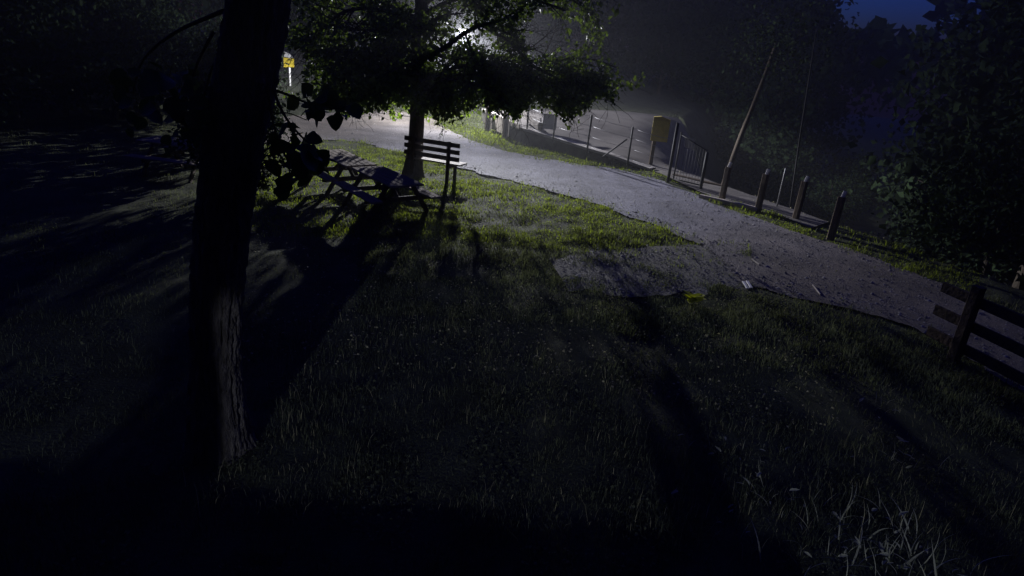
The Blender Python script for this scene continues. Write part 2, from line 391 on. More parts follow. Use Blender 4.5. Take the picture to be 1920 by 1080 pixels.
# ---------------------------------------------------------------- street lamp (behind the middle tree)
LY = 28.5
lh = P(870, 62, LY) + Vector((0, 0, .05)); lf = P(784, 222, LY + .4)
LF = Vector((lf.x, lf.y, 0))
sl = thing('street_lamp', LF, 'lit street lamp on a slim pole half hidden by the middle tree crown', 'street lamp')
MB().tube([LF + Vector((0, 0, -.1)), LF + Vector((0, 0, 1.0)), LF + Vector((0, 0, 1.02)), LF + Vector((0, 0, lh.z+.25))], [.08, .08, .055, .045], 12).build('pole', MT['galv'], sl)
MB().tube([LF + Vector((0, 0, lh.z+.22)), LF.lerp(Vector((lh.x, lh.y, 0)), .4) + Vector((0, 0, lh.z+.36)), Vector((lh.x-.22, lh.y+.05, lh.z+.16))], .028, 8).build('arm', MT['galv'], sl)
hd = MB(); hd.prism([(-.34, -.14), (-.2, -.17), (.3, -.15), (.34, -.08), (.34, .08), (.3, .15), (-.2, .17), (-.34, .14)], .09, .19, lh, Vector((1, 0, 0)), Vector((0, 1, 0)), Vector((0, 0, 1)))
hd.build('lamp_head', MT['darkmetal'], sl)
MB().prism([(-.2, -.1), (.26, -.1), (.26, .1), (-.2, .1)], .06, .088, lh, Vector((1, 0, 0)), Vector((0, 1, 0)), Vector((0, 0, 1))).build('lamp_lens', emis('lamp_glow', (1, .97, .95), 25), sl)
bl = bpy.data.lights.new('bulb', 'POINT'); bl.energy = LAMP_W; bl.shadow_soft_size = .07; bl.color = (.94, .94, 1.0)
# wide throw of a street luminaire: weak straight down, strongest near 70 degrees, little upward
bl.use_nodes = True; bt = bl.node_tree; be = bt.nodes['Emission']
tc = bt.nodes.new('ShaderNodeTexCoord'); sx = bt.nodes.new('ShaderNodeSeparateXYZ'); cr = bt.nodes.new('ShaderNodeValToRGB'); ad = bt.nodes.new('ShaderNodeMath')
ad.operation = 'MULTIPLY_ADD'; ad.inputs[1].default_value = .5; ad.inputs[2].default_value = .5
bt.links.new(tc.outputs['Normal'], sx.inputs[0]); bt.links.new(sx.outputs['Z'], ad.inputs[0]); bt.links.new(ad.outputs[0], cr.inputs[0]); bt.links.new(cr.outputs[0], be.inputs['Strength'])
E_ = cr.color_ramp.elements
for pos, v in ((0, .13), (.13, .25), (.21, .14), (.27, .17), (.31, .38), (.37, .95), (.392, 1.0), (.412, .5), (.435, .22), (.50, .17), (1, .12)):
    e = E_[0] if pos == 0 else (E_[-1] if pos == 1 else E_.new(pos)); e.color = (v, v, v, 1)
bo = bpy.data.objects.new('bulb', bl); COL.objects.link(bo); bo.location = lh - LF + Vector((0, 0, -.03)); bo.parent = sl

# ---------------------------------------------------------------- haze
hb = MB(); hb.prism([(-149, -37), (149, -37), (149, 149), (-149, 149)], -7.6, 33, (0, 0, 0), Vector((1, 0, 0)), Vector((0, 1, 0)), Vector((0, 0, 1)))
hz = bpy.data.materials.new('night_haze'); hz.use_nodes = True; nt = hz.node_tree; nt.nodes.clear()
ho = nt.nodes.new('ShaderNodeOutputMaterial'); pv = nt.nodes.new('ShaderNodeVolumePrincipled')
pv.inputs['Color'].default_value = (.85, .87, .92, 1); pv.inputs['Density'].default_value = HAZE; pv.inputs['Anisotropy'].default_value = .6
nt.links.new(pv.outputs[0], ho.inputs['Volume'])
tag(hb.build('haze', hz), kind='stuff')

# ---------------------------------------------------------------- middle tree
r = np.random.default_rng(5)
CY = G(775, 328).y
cb = G(774, 330)
ct = thing('broadleaf_tree', (cb.x, cb.y, 0), 'middle tree with full drooping crown standing in front of the bench', 'tree')
cpts = [cb + Vector((0, 0, -.2)), cb + Vector((0, 0, .12)), P(780, 260, CY), P(784, 170, CY+.03), P(786, 90, CY), P(791, 0, CY), P(800, -130, CY), P(806, -260, CY)]
crad = [.34, .27, .20, .185, .175, .165, .12, .07]
V, F = trunk_mesh(cpts, crad, 28, 9, .02, 3)
link('trunk', np_mesh('trunk', V - np.array(ct.location), F, True), MT['bark'], ct)
br = []
def limb(pxs, r0, kids=10, depth=1, klen=1.1, spread=.75, droop=-.07):
    pts = cat_rom([P(x, y, Y) for x, y, Y in pxs], 4); n = len(pts)
    rad = [r0*(1-.8*i/n)+.006 for i in range(n)]; br.append((pts, rad, 3))
    for k in range(kids):
        t = r.uniform(.15, 1); i = min(n-2, int(t*(n-1))); q = pts[i]
        dd = (pts[i+1]-pts[i]).normalized()
        grow(q, (dd*.7 + Vector(r.normal(size=3))*spread).normalized(), klen*r.uniform(.6, 1.3), rad[i]*.5, r, depth, br, 5, droop, .7, 4)
c0 = CY
limb([(788, 112, c0), (830, 92, c0+.2), (872, 62, c0+.3), (905, 47, c0+.2), (940, 38, c0), (985, 8, c0)], .075, 9)
limb([(905, 48, c0+.2), (925, 60, c0), (960, 82, c0-.2), (975, 98, c0-.3), (1010, 130, c0-.3), (1060, 150, c0-.2), (1110, 150, c0)], .045, 30)
limb([(785, 150, c0), (850, 128, c0-.5), (920, 122, c0-.8), (990, 140, c0-.8), (1040, 165, c0-.8), (1070, 205, c0-.8)], .05, 26, klen=.95)
limb([(786, 90, c0), (850, 110, c0+.9), (930, 105, c0+1.4), (1010, 115, c0+1.4), (1100, 110, c0+1.2), (1160, 128, c0+1)], .05, 20)
limb([(783, 165, c0), (830, 150, c0-1), (880, 155, c0-1.3), (930, 175, c0-1.4), (955, 205, c0-1.4)], .045, 24, klen=.85)
limb([(784, 160, c0), (810, 165, c0-.5), (840, 185, c0-.9), (832, 212, c0-.9), (826, 228, c0-.9)], .025, 8, klen=.5)
limb([(783, 150, c0), (730, 128, c0-.6), (680, 122, c0-.9), (640, 140, c0-1), (615, 170, c0-1)], .05, 26, klen=.9)
limb([(786, 100, c0), (730, 88, c0+.6), (670, 92, c0+.9), (620, 110, c0+.9), (590, 135, c0+.9)], .05, 22)
limb([(785, 135, c0), (745, 140, c0+.3), (710, 155, c0+.3), (670, 172, c0+.2), (650, 190, c0+.2)], .035, 20, klen=.8)
limb([(788, 50, c0), (720, 20, c0), (650, 20, c0-.3), (600, 60, c0-.4), (575, 100, c0-.4)], .06, 26)
limb([(788, 40, c0), (730, 10, c0+1), (660, -20, c0+1.4), (590, 0, c0+1.4)], .06, 24)
limb([(789, 30, c0), (850, 0, c0-.8), (920, -10, c0-1.1), (1000, 0, c0-1.1), (1060, 20, c0-1)], .06, 22)
limb([(790, 10, c0), (860, -30, c0+.6), (940, -40, c0+.9), (1040, -20, c0+.8), (1100, 20, c0+.7)], .06, 22)
limb([(786, 70, c0), (800, 50, c0-1), (830, 30, c0-1.7), (870, 25, c0-2)], .045, 18)
limb([(786, 80, c0), (750, 60, c0-1), (700, 55, c0-1.7), (650, 75, c0-2)], .045, 24)
limb([(786, 120, c0), (770, 120, c0-.8), (740, 130, c0-1.5), (700, 150, c0-1.8)], .035, 20, klen=.8)
limb([(783, 150, c0), (740, 165, c0-.8), (700, 175, c0-1.2), (660, 180, c0-1.3)], .03, 22, klen=.7, spread=.9)
limb([(783, 150, c0), (740, 160, c0+.8), (690, 165, c0+1.2), (650, 170, c0+1.3)], .03, 22, klen=.7, spread=.9)
limb([(783, 160, c0), (820, 165, c0+.8), (870, 175, c0+1.2), (930, 180, c0+1.3), (980, 190, c0+1.2)], .03, 26, klen=.7, spread=.9)
limb([(783, 150, c0), (830, 140, c0), (900, 150, c0+.2), (960, 160, c0), (1020, 175, c0)], .04, 28, klen=.8, spread=.9)
limb([(784, 60, c0), (720, 60, c0-.2), (640, 50, c0), (580, 40, c0)], .04, 26, klen=1.2)
limb([(784, 110, c0), (700, 110, c0-.2), (640, 90, c0-.3), (585, 100, c0)], .04, 26, klen=1.0)
for dy_, dz_ in ((0, -.6), (8, .3), (-14, 1.2)):
    limb([(785, 140, c0), (880, 140+dy_, c0+dz_), (980, 145+dy_, c0+dz_), (1060, 155+dy_, c0+dz_), (1150, 165+dy_, c0+dz_)], .035, 26, klen=.75, spread=.9)
    limb([(785, 150, c0), (800, 168+dy_, c0+dz_), (830, 178+dy_, c0+dz_*1.6)], .02, 14, klen=.6, spread=.9)
for k in range(9):
    a = k*.7; limb([(795, -60-15*k, c0), (800+190*math.cos(a), -90-18*k, c0+2*math.sin(a)), (800+330*math.cos(a), -70-18*k, c0+3.4*math.sin(a))], .05, 14, klen=1.3)
tubes_np(br, 5).build('branches', MT['twig'], ct)
C, D, Nn, ln, wd = leaves_on(br, r, 27, .105, .28, .12, -.3, 3)
# leave open the two gaps the lamp shines through
wx = np.array([tuple(CAMP)]); v = C - wx; fw = v @ np.array(FW)
keep = np.ones(len(C), bool)
for cpt, rr_ in ((P(914, 74, CY+.2), .18), (P(1015, 62, CY), .5), (P(1050, 70, CY), .45)):
    dv = v - (np.array(cpt)-wx); fwd = np.array((cpt-CAMP).normalized()); perp = dv - np.outer(dv @ fwd, fwd)
    keep &= (np.linalg.norm(perp, axis=1) > rr_) | (r.uniform(size=len(C)) < .12)
zc = v @ np.array(FW); pxx = 960 + FPX*(v @ np.array(RT))/zc; pyy = 540 - FPX*(v @ np.array(UP))/zc
skirt = np.interp(pxx, [560, 640, 700, 770, 815, 860, 930, 1000, 1040, 1085, 1110, 1180], [190, 200, 212, 216, 236, 222, 206, 204, 205, 224, 196, 160])
n3 = sum(np.sin(C @ r.normal(size=3)*f_ + r.uniform(0, 6)) for f_ in (1.6, 2.0, 2.4, 2.8, 3.2, 3.6))
keep &= np.where(pyy > 128, (pyy > 150) | (n3 > -1.1), (n3 > -.8) & (r.uniform(size=len(C)) < .85))
keep &= ~((pxx > 522) & (pxx < 572) & (pyy > 88) & (pyy < 168))
keep &= pyy < skirt + r.normal(size=len(C))*7 + 9*np.sin(pxx*.061) + 7*np.sin(pxx*.137+1)
C, D, Nn, ln, wd = C[keep], D[keep], Nn[keep], ln[keep], wd[keep]
V, F = small_leaf_arrays(C, D, Nn, ln, wd)
print('middle tree leaves', len(C))
link('crown', np_mesh('crown', V - np.array(ct.location), F), MT['leaf'], ct)

# ---------------------------------------------------------------- near tree on the left
r = np.random.default_rng(8)
nb = G(412, 838); NY = nb.y
nt_ = thing('broadleaf_tree', (nb.x, nb.y, 0), 'thick leaning trunk at the left, nearest tree, big leaves hanging beside it', 'tree')
npts = [nb + Vector((-.02, 0, -.25)), nb + Vector((0, 0, .1)), P(405, 700, NY), P(406, 560, NY), P(420, 400, NY), P(440, 260, NY), P(460, 150, NY), P(482, 20, NY), P(505, -150, NY), P(520, -420, NY), P(530, -700, NY)]
nrad = [.34, .285, .222, .212, .215, .222, .222, .218, .21, .2, .15]
V, F = trunk_mesh(npts, nrad, 96, 22, .035, 17)
link('trunk', np_mesh('trunk', V - np.array(nt_.location), F, True), MT['bark'], nt_)
br = []
def nlimb(pxs, r0, n=4):
    pts = cat_rom([P(x, y, Y) for x, y, Y in pxs], n); m = len(pts)
    br.append((pts, [r0*(1-.75*i/m)+.0015 for i in range(m)], 2)); return pts
tw = []
tw.append(nlimb([(495, 120, NY), (505, 180, NY-.1), (512, 230, NY-.15), (525, 270, NY-.2), (540, 300, NY-.2)], .011))
tw.append(nlimb([(505, 150, NY), (530, 210, NY-.1), (555, 245, NY-.15), (585, 275, NY-.2), (612, 300, NY-.2)], .011))
tw.append(nlimb([(512, 168, NY), (545, 180, NY-.1), (580, 195, NY-.2), (612, 205, NY-.25), (650, 200, NY-.3)], .010))
tw.append(nlimb([(500, 200, NY), (515, 212, NY-.1), (540, 212, NY-.15), (575, 225, NY-.2)], .007))
tw.append(nlimb([(512, 250, NY-.15), (525, 290, NY-.2), (545, 320, NY-.25), (575, 330, NY-.3)], .007))
tw.append(nlimb([(400, 60, NY), (370, 120, NY-.1), (350, 180, NY-.1), (330, 230, NY-.1)], .012))
tw.append(nlimb([(400, 120, NY), (385, 170, NY), (375, 220, NY-.1), (368, 255, NY-.1)], .010))
tw.append(nlimb([(420, 20, NY), (330, 60, NY+.2), (270, 110, NY+.2), (250, 170, NY+.2)], .015))
up = []
for k in range(16):
    t = k/15; a = k*2.4; z = 5.6 + 3.4*t
    p = Vector((nb.x + .35 + .1*z*.5, NY, z)); grow(p, (math.cos(a), math.sin(a), .45), 3.0*(1-.4*t), .07*(1-.5*t), r, 2, up, 6, .0, .7, 4)
for pts, rad, _ in br: MB().tube(pts, rad, 6).build('twig', MT['twig'], nt_)
tubes_np(up, 6).build('branches', MT['twig'], nt_)
# upper crown (mostly above the frame)
C, D, Nn, ln, wd = leaves_on(up, r, 14, .12, .25, .12, -.3, 1)
# nothing hangs in front of the view to the bench, path and fence
vv = C - np.array(CAMP); zc = vv @ np.array(FW); pxx = 960 + FPX*(vv @ np.array(RT))/zc; pyy = 540 - FPX*(vv @ np.array(UP))/zc
ok = (zc < .3) | (pyy < -60) | (pxx > 2050) | ((pxx < 470) & (pyy < 260)); C, D, Nn, ln, wd = C[ok], D[ok], Nn[ok], ln[ok], wd[ok]
V, F = small_leaf_arrays(C, D, Nn, ln, wd); print('near tree upper leaves', len(C))
link('crown', np_mesh('crown', V - np.array(nt_.location), F), MT['leaf'], nt_)
# large leaves that can be told apart: one object each, three shared shapes
def big_leaf_mesh(i):
    q = np.random.default_rng(40+i)
    V, F = [], []
    n = 9; L = 1.0
    prof = [0, .30, .44, .5, .49, .43, .33, .2, 0.0]
    for a in range(n):
        t = a/(n-1); w = prof[a]*(1+.06*q.normal()); bend = -.22*t*t + .05*math.sin(5*t+i)
        V += [(t, w, bend + .22*w), (t, 0, bend), (t, -w, bend + .22*w)]
    for a in range(n-1):
        o = a*3; F += [(o, o+1, o+4, o+3), (o+1, o+2, o+5, o+4)]
    return np_mesh('leaf', V, F, True)
LEAF = [big_leaf_mesh(i) for i in range(4)]
for m in LEAF: m.materials.append(MT['bigleaf'])
def big_leaf(pos, parent, size, d=None, nrm=None):
    o = bpy.data.objects.new('leaf', LEAF[r.integers(4)]); COL.objects.link(o); o.parent = parent
    d = Vector(d if d is not None else r.normal(size=3)).normalized()
    nrm = Vector(nrm if nrm is not None else r.normal(size=3))
    y = nrm.cross(d).normalized(); z = d.cross(y)
    mm = Matrix((d, y, z)).transposed().to_4x4(); mm.translation = pos - Vector(parent.location)
    o.matrix_local = mm @ Matrix.Scale(size, 4)
CL = [(535, 275, 9, 26), (565, 250, 5, 22), (575, 285, 9, 24), (615, 205, 6, 22), (650, 208, 3, 14), (580, 195, 6, 24), (545, 300, 9, 26), (510, 300, 5, 16),
      (575, 320, 9, 26), (545, 335, 6, 22), (610, 300, 4, 18), (545, 230, 4, 20), (620, 180, 5, 20), (590, 215, 3, 14),
      (375, 185, 9, 22), (345, 205, 8, 26), (385, 215, 5, 16), (310, 190, 7, 28), (330, 240, 6, 24), (270, 200, 6, 28), (300, 150, 8, 30), (360, 140, 8, 26), (385, 255, 3, 12), (240, 150, 6, 30)]
for x, y, n, s in CL:
    for _ in range(int(n*1.35)):
        pos = P(x + r.normal()*s*.55, y + r.normal()*s*.5, NY - .2 + r.normal()*.18)
        d = Vector((r.normal()*.8, r.normal()*.6, -.5 + r.normal()*.5)); nrm = Vector((r.normal()*.5, -.5 + r.normal()*.6, .8))
        big_leaf(pos, nt_, 0.098*math.exp(r.normal()*.3), d, nrm)

# ---------------------------------------------------------------- background trees
def far_tree(seed, h, crown_r, z0, nleaf, leaf, zmin=None):
    q = np.random.default_rng(seed); br = []
    trunk = [Vector((0, 0, -.2)), Vector((.05, 0, h*.2)), Vector((q.normal()*.2, q.normal()*.2, h*.5)), Vector((q.normal()*.4, q.normal()*.4, h*.9))]
    tp = cat_rom(trunk, 4)
    clumps = []
    for k in range(26):
        z = z0 + (h-z0)*q.uniform(0, 1); t = (z-z0)/(h-z0); a = k*2.4 + q.normal()*.3
        rr = crown_r*(.35+.9*math.sin(math.pi*min(1, .25+.72*t)))*q.uniform(.55, 1)
        i = min(len(tp)-2, int(z/h*.95*(len(tp)-1))); s = tp[i]
        e = Vector((math.cos(a)*rr, math.sin(a)*rr, z)); mid = s.lerp(e, .5) + Vector((0, 0, .3))
        br.append((cat_rom([s, mid, e], 3), [.07, .06, .05, .04, .03, .02, .015], 0)); clumps.append(e); clumps.append(mid)
    C = []
    per = nleaf//len(clumps)
    for e in clumps:
        sg = crown_r*.22*q.uniform(.7, 1.3); C.append(np.array(e) + q.normal(size=(per, 3))*[sg, sg, sg*.75])
    C = np.concatenate(C)
    if zmin: C = C[C[:, 2] > zmin + np.minimum(q.exponential(.8, len(C)), 3)]
    ln = leaf*q.lognormal(0, .3, len(C))
    V, F = small_leaf_arrays(C, rdirs(len(C), q, -.2), rdirs(len(C), q, .5), ln, ln*.75)
    tm = MB()
    if not zmin: tm.tube(tp, [.22*h/9*(1-.7*i/len(tp)) for i in range(len(tp))], 10, .15, seed)
    for pts, rad, _ in br:
        if not zmin or min(p.z for p in pts) > zmin: tm.tube(pts, rad, 5)
    me = bpy.data.meshes.new('trunk'); me.from_pydata([tuple(v) for v in tm.v], [], tm.f); me.update(); me.materials.append(MT['twig'])
    cm = np_mesh('crown', V, F); cm.materials.append(MT['farleaf'])
    return me, cm
FT = [far_tree(60, 10, 3.0, 1.4, 5200, .30), far_tree(61, 12, 3.4, 2.2, 5600, .32), far_tree(62, 8.5, 3.2, .6, 5600, .28)]
def put_tree(kind, x, y, s, rz, label, group, name='broadleaf_tree'):
    o = thing(name, (x, y, -float(drop(x, y))), label, 'tree', group, rz); o.scale = (s, s, s)
    a = link('trunk', FT[kind][0], None, o); b = link('crown', FT[kind][1], None, o); return o
WG = 'dark trees of the wood beyond the fence'; WL = 'almost black leafy tree in the dark wood on the far side of the wire fence'
LG = 'dark trees at the left edge of the lawn'; LL = 'almost black leafy tree in the row beyond the lawn at the left'
def at_px(px, dist):
    v = ray(px, 200); a = Vector((v.x, v.y)).normalized()*dist; return a.x, a.y
q = np.random.default_rng(2)
WOOD = [(1330, 56, 2, .85, 'dark low bushy tree behind the wire fence, straight above the narrow gate'), (1420, 50, 2, .75, 'dark low bushy tree just right of the leaning pale trunk'),
        (1230, 58, 2, .9, 'dark bushy tree in the haze above the dull yellow box'), (1500, 46, 2, .6, 'dark small bushy tree at the foot of the tall thin pole'),
        (1600, 42, 2, .42, 'smallest dark bush, beyond the last marker post'), (1880, 34, 1, 1.0, 'tall dark tree bounding the patch of night sky on its right'),
        (1450, 48, 2, 1.0, 'tall dark tree bounding the patch of night sky on its left'), (1180, 66, 0, 1.4, 'tall dark tree faintly lit by lamp haze, right of the middle tree crown')]
WOOD += [(px, d, k, s_, WL) for px, d, k, s_ in ((1250, 66, 1, 1.3), (1340, 60, 0, 1.3), (1420, 56, 2, 1.4), (1470, 52, 1, 1.1), (1460, 64, 1, 1.3), (1990, 29, 0, 1.0), (2050, 26, 1, 1.0), (2150, 22, 2, 1.0),
        (1880, 42, 2, 1.0), (1080, 68, 1, 1.3), (980, 68, 2, 1.5), (1640, 50, 2, .5), (1905, 20, 2, .4), (1960, 18, 2, .45), (1830, 28, 2, .33), (1900, 58, 1, 1.3), (1960, 50, 0, 1.2))]
for px, d, k, s_, lab in WOOD:
    x, y = at_px(px, d); put_tree(k, x, y, s_, q.uniform(0, 6), lab, WG)
LEFT = [(300, 33, 2, .55, 'dark bushy tree standing above the far left picnic table'), (480, 52, 1, 1.1, 'tall dark tree beside the white pole of the yellow sign'), (30, 24, 2, .5, 'dark bush at the far left edge of the frame'),
        (215, 26, 2, .5, 'dark bush left of the far left picnic table')]
LEFT += [(px, d, k, s_, LL) for px, d, k, s_ in ((880, 68, 1, 1.3), (760, 68, 0, 1.4), (650, 64, 2, 1.3), (370, 46, 2, 1.0), (250, 40, 0, 1.0), (130, 34, 2, 1.0), (20, 30, 1, 1.0), (-90, 26, 2, .9), (160, 27, 2, .5), (560, 56, 0, 1.1), (295, 28, 2, .42), (120, 26, 2, .5))]
LEFT += [(px, d, 2, s_, 'dark bush added behind the thick leaning trunk to shade the lawn') for px, d, s_ in ((436, 27, .38), (438, 32, .34), (436, 29.3, .38), (430, 25, .38), (438, 22.5, .36), (432, 18.5, .28), (440, 20.5, .34), (436, 15, .24))]  # bushes added to block lamp light from the left lawn
for px, d, k, s_, lab in LEFT:
    x, y = at_px(px, d); put_tree(k, x, y, s_, q.uniform(0, 6), lab, LG)
# unseen tall trees added to cut the rear light into bars of shade
q = np.random.default_rng(14)
TT = far_tree(63, 29, 5.6, 8.2, 9000, .85, 8.0)
def tall(x, y, r_, rz):
    o = thing('shade_tree', (x, y, -2.6 if (x > 10 or x < -15) else 0), 'unseen tall tree with a high crown added behind the viewpoint for shade', 'tree', 'added shade trees behind the viewpoint', rz)
    m = MB(); m.tube([(0, 0, -.2), (0, 0, .6), (0, 0, 5), (0, 0, 9)], [r_*1.25, r_, r_*.95, r_*.8], 12, .15, x); m.build('trunk', MT['bark'], o, True)
    link('branches', TT[0], None, o); link('crown', TT[1], None, o)
for x, r_ in ((-2.80, .46), (1.85, .36), (4.35, .28), (6.6, .5)): tall(x, -12 + q.normal()*.3, r_, q.uniform(0, 6))
for x in (-34, -29, -24.5, -20, -15.5, -11, -7, 11, 15.5, 20, 25, 30): tall(x, -13 + q.normal(), .4, q.uniform(0, 6))
for x in (-31, -25, -19, -14, -8.5, -3.3, 1.9, 6.9, 12, 18, 24): tall(x, -19 + q.normal(), .34, q.uniform(0, 6))
for x, y, k, s in ((8.4, -3.0, 2, .62), (11.0, -3.2, 2, .68), (14.0, -2.5, 2, .68), (-9.5, -3.0, 2, .45), (-6.6, -3.4, 2, .36)):  # shrubs added out of view to shade the foreground sides
    put_tree(k, x, y, s, x, 'unseen bush added behind the viewpoint to cast shade', 'added shade shrubs behind the viewpoint', 'shade_shrub')
# far woods: one dense mass
V = []; q = np.random.default_rng(9)
az = q.uniform(R(-75), R(75), 16000); dd = q.uniform(76, 100, 16000)
gapaz = math.atan2(ray(1650, 60).x, ray(1650, 60).y)
top = 15 + 3*np.sin(az*23) + 2*np.sin(az*51); top = np.where(np.abs(az-gapaz) < R(3.4), 7.0 + .9*np.sin(az*90), top)
zz = top*np.sqrt(q.uniform(0, 1, 16000))
C = np.column_stack([np.sin(az)*dd, np.cos(az)*dd, zz]); ln = q.uniform(1.0, 1.9, 16000)
V, F = small_leaf_arrays(C, rdirs(16000, q), rdirs(16000, q), ln, ln*.8)
tag(link('far_woods', np_mesh('far_woods', V, F), MT['farleaf']), 'dark mass of distant woodland below the strip of night sky', 'woods', kind='stuff')

# ---------------------------------------------------------------- park bench
def unit(v): v = Vector((v.x, v.y, 0)); return v.normalized()
HB = 1.06
A = G(755, 257, HB-.06); B = G(858, 273, HB-.06); ax = unit(B-A); L = (Vector((B.x, B.y, 0))-Vector((A.x, A.y, 0))).length
nf = Vector((-ax.y, ax.x, 0))
rb = G(838, 345); rb = Vector((rb.x, rb.y, 0)); off = .28
o0 = rb + ax*off - ax*L            # left end, rear line, on the ground
bn = thing('park_bench', o0 + ax*L*.5, 'wooden slatted park bench turned to the gravel path, behind the middle tree', 'bench')
Zv = Vector((0, 0, 1))
for z in (HB-.06, HB-.235, HB-.41): MB().beam(o0 + Zv*z + nf*.05, o0 + ax*L + Zv*z + nf*.05, .035, .115).build('back_slat', MT['darkwood'], bn)
for k in range(3): MB().beam(o0 + Zv*.5 + nf*(.14+.145*k), o0 + ax*(L+.02) + Zv*.5 + nf*(.14+.145*k), .125, .04).build('seat_slat', MT['palewood'], bn)  # seat slats painted paler for the lamp light on them
for t in (off, L-off):
    q0 = o0 + ax*t
    MB().beam(q0 + Zv*-.1 - nf*.02, q0 + Zv*(HB+.01) + nf*.0, .10, .075, ax).build('rear_leg', MT['darkwood'], bn)
    MB().beam(q0 + Zv*-.1 + nf*.43, q0 + Zv*.475 + nf*.43, .09, .075, ax).build('front_leg', MT['darkwood'], bn)
    MB().beam(q0 + Zv*.43 + nf*.02, q0 + Zv*.43 + nf*.5, .07, .09).build('seat_bearer', MT['darkwood'], bn)

# ---------------------------------------------------------------- picnic tables
def picnic(label):
    o = thing('picnic_table', (0, 0, 0), label, 'picnic table', 'picnic tables on the lawn')
    qq = np.random.default_rng(1)
    for k in range(5): MB().beam((-.92+qq.normal()*.01, (k-2)*.152, .74), (.92+qq.normal()*.01, (k-2)*.152, .74+qq.normal()*.004), .14, .04).build('top_plank', MT['wood'], o, True)
    for s in (-1, 1):
        for k in (0, 1): MB().beam((-.92, s*(.60+.135*k), .45), (.92, s*(.60+.135*k), .45), .125, .04).build('seat_plank', MT['wood'], o, True)
        x = s*.58
        for t in (-1, 1): MB().beam((x, t*.26, .715), (x, t*.74, -.05), .09, .06, (1, 0, 0)).build('leg', MT['darkwood'], o, True)
        MB().beam((x-s*.055, -.74, .38), (x-s*.055, .74, .38), .05, .1).build('crossbeam', MT['darkwood'], o, True)
        MB().beam((x-s*.055, -.36, .675), (x-s*.055, .36, .675), .05, .085).build('top_cleat', MT['darkwood'], o, True)
        MB().beam((x-s*.09, 0, .4), (s*.08, 0, .70), .05, .08).build('brace', MT['darkwood'], o, True)
    return o
def copy_tree(o, label):
    c = o.copy(); COL.objects.link(c); c['label'] = label
    for ch in list(o.children):
        d = ch.copy(); COL.objects.link(d); d.parent = c
    return c
t1 = picnic('picnic table close to the middle trunk, its seat end catching the lamp light')
u = unit(G(700, 312, .75) - G(640, 285, .75)); n = Vector((-u.y, u.x, 0))
if n.y < 0: n = -n
f0 = G(806, 402)
t1.location = Vector((f0.x, f0.y, 0)) - u*.58 - n*.74; t1.rotation_euler[2] = math.atan2(u.y, u.x)
t2 = copy_tree(t1, 'picnic table behind the hanging leaves, left of the middle trunk, grey lit top')
cc = G(645, 296, .74); t2.location = (cc.x, cc.y, 0); t2.rotation_euler[2] = math.atan2(u.y, u.x)
t3 = copy_tree(t1, 'small dark picnic table far left, beyond the leaning trunk')
cc = G(343, 268, .74); t3.location = (cc.x, cc.y, 0); t3.rotation_euler[2] = R(-8)

# ---------------------------------------------------------------- wooden guard rail on the verge
gb = G(913, 246); ge = G(946, 262); gb.z = ge.z = 0
gr = thing('guard_rail', gb, 'short weathered wooden guard rail on two posts at the start of the low wall', 'rail')
gz = .95
for p in (gb, ge): MB().beam(p + Zv*-.1, p + Zv*gz, .19, .19, unit(ge-gb)).build('post', MT['darkwood'], gr)
gd = unit(ge-gb); gn = Vector((-gd.y, gd.x, 0)); gn = gn if gn.y > 0 else -gn
gl = (ge-gb).length
for k in range(9):
    p = gb + gd*(gl*(k+.5)/9) + gn*.16; MB().beam(p + Zv*.12, p + Zv*(.7+.03*math.sin(k*2.1)), gl/9*.86, .03, gn).build('board', MT['palewood'], gr)
MB().beam(gb + gn*.19 + Zv*.62 - gd*.3, ge + gn*.19 + Zv*.62 + gd*.9, .05, .16).build('rail', MT['palewood'], gr)

# ---------------------------------------------------------------- wire fence on the wall
FP = [((988, 243), .52, 31), ((1037, 262), .46, 53), ((1101, 281), .38, 58), ((1177, 305), .2, 58)]
fbase = [G(x, y, z) for (x, y), z, h in FP]
wf = thing('wire_fence', fbase[0], 'thin wire fence with slim steel posts along the low wall', 'fence')
fh = 1.12
for p in fbase: MB().tube([p - Zv*.1, p + Zv*fh, p + Zv*(fh+.02)], [.032, .03, .012], 8).build('post', MT['darkmetal'], wf)
ends = [fbase[0] - unit(fbase[1]-fbase[0])*3] + fbase + [G(1247, 327, .05)]
for zz_ in (.12, .45, .78, 1.08):
    for a, b_ in zip(ends[:-1], ends[1:]):
        MB().tube([a + Zv*zz_, a.lerp(b_, .5) + Zv*(zz_-.03), b_ + Zv*zz_], .0055, 4).build('wire', MT['galv'], wf)
q0 = G(1131, 291, .3); d0 = fbase[3] - q0
MB().tube([q0 - Zv*.05, q0 + unit(d0)*.72 + Zv*.62], .026, 8).build('brace', MT['darkmetal'], wf)

# gate at the end of the wire fence
gA = G(1252, 342); gB = G(1313, 357); gA.z = gB.z = 0
gt = thing('field_gate', gA, 'narrow steel gate between two tall posts at the end of the wire fence', 'gate')
gd = unit(gB-gA); gn = Vector((-gd.y, gd.x, 0))
MB().tube([gA - Zv*.1, gA + Zv*1.75], .045, 10).build('post', MT['darkmetal'], gt)
MB().tube([gB - Zv*.1, gB + Zv*1.1], .045, 10).build('post', MT['darkmetal'], gt)
h0 = gA + gd*.1 + gn*.12; h1 = gB - gd*.1 + gn*.12
MB().tube([h0 + Zv*.1, h0 + Zv*1.5], .022, 8).build('stile', MT['darkmetal'], gt)
MB().tube([h1 + Zv*.1, h1 + Zv*1.15], .022, 8).build('stile', MT['darkmetal'], gt)
MB().tube([h0 + Zv*.12, h1 + Zv*.12], .02, 8).build('bottom_bar', MT['darkmetal'], gt)
MB().tube([h0 + Zv*1.42, h1 + Zv*1.12], .014, 8).build('top_bar', MT['darkmetal'], gt)
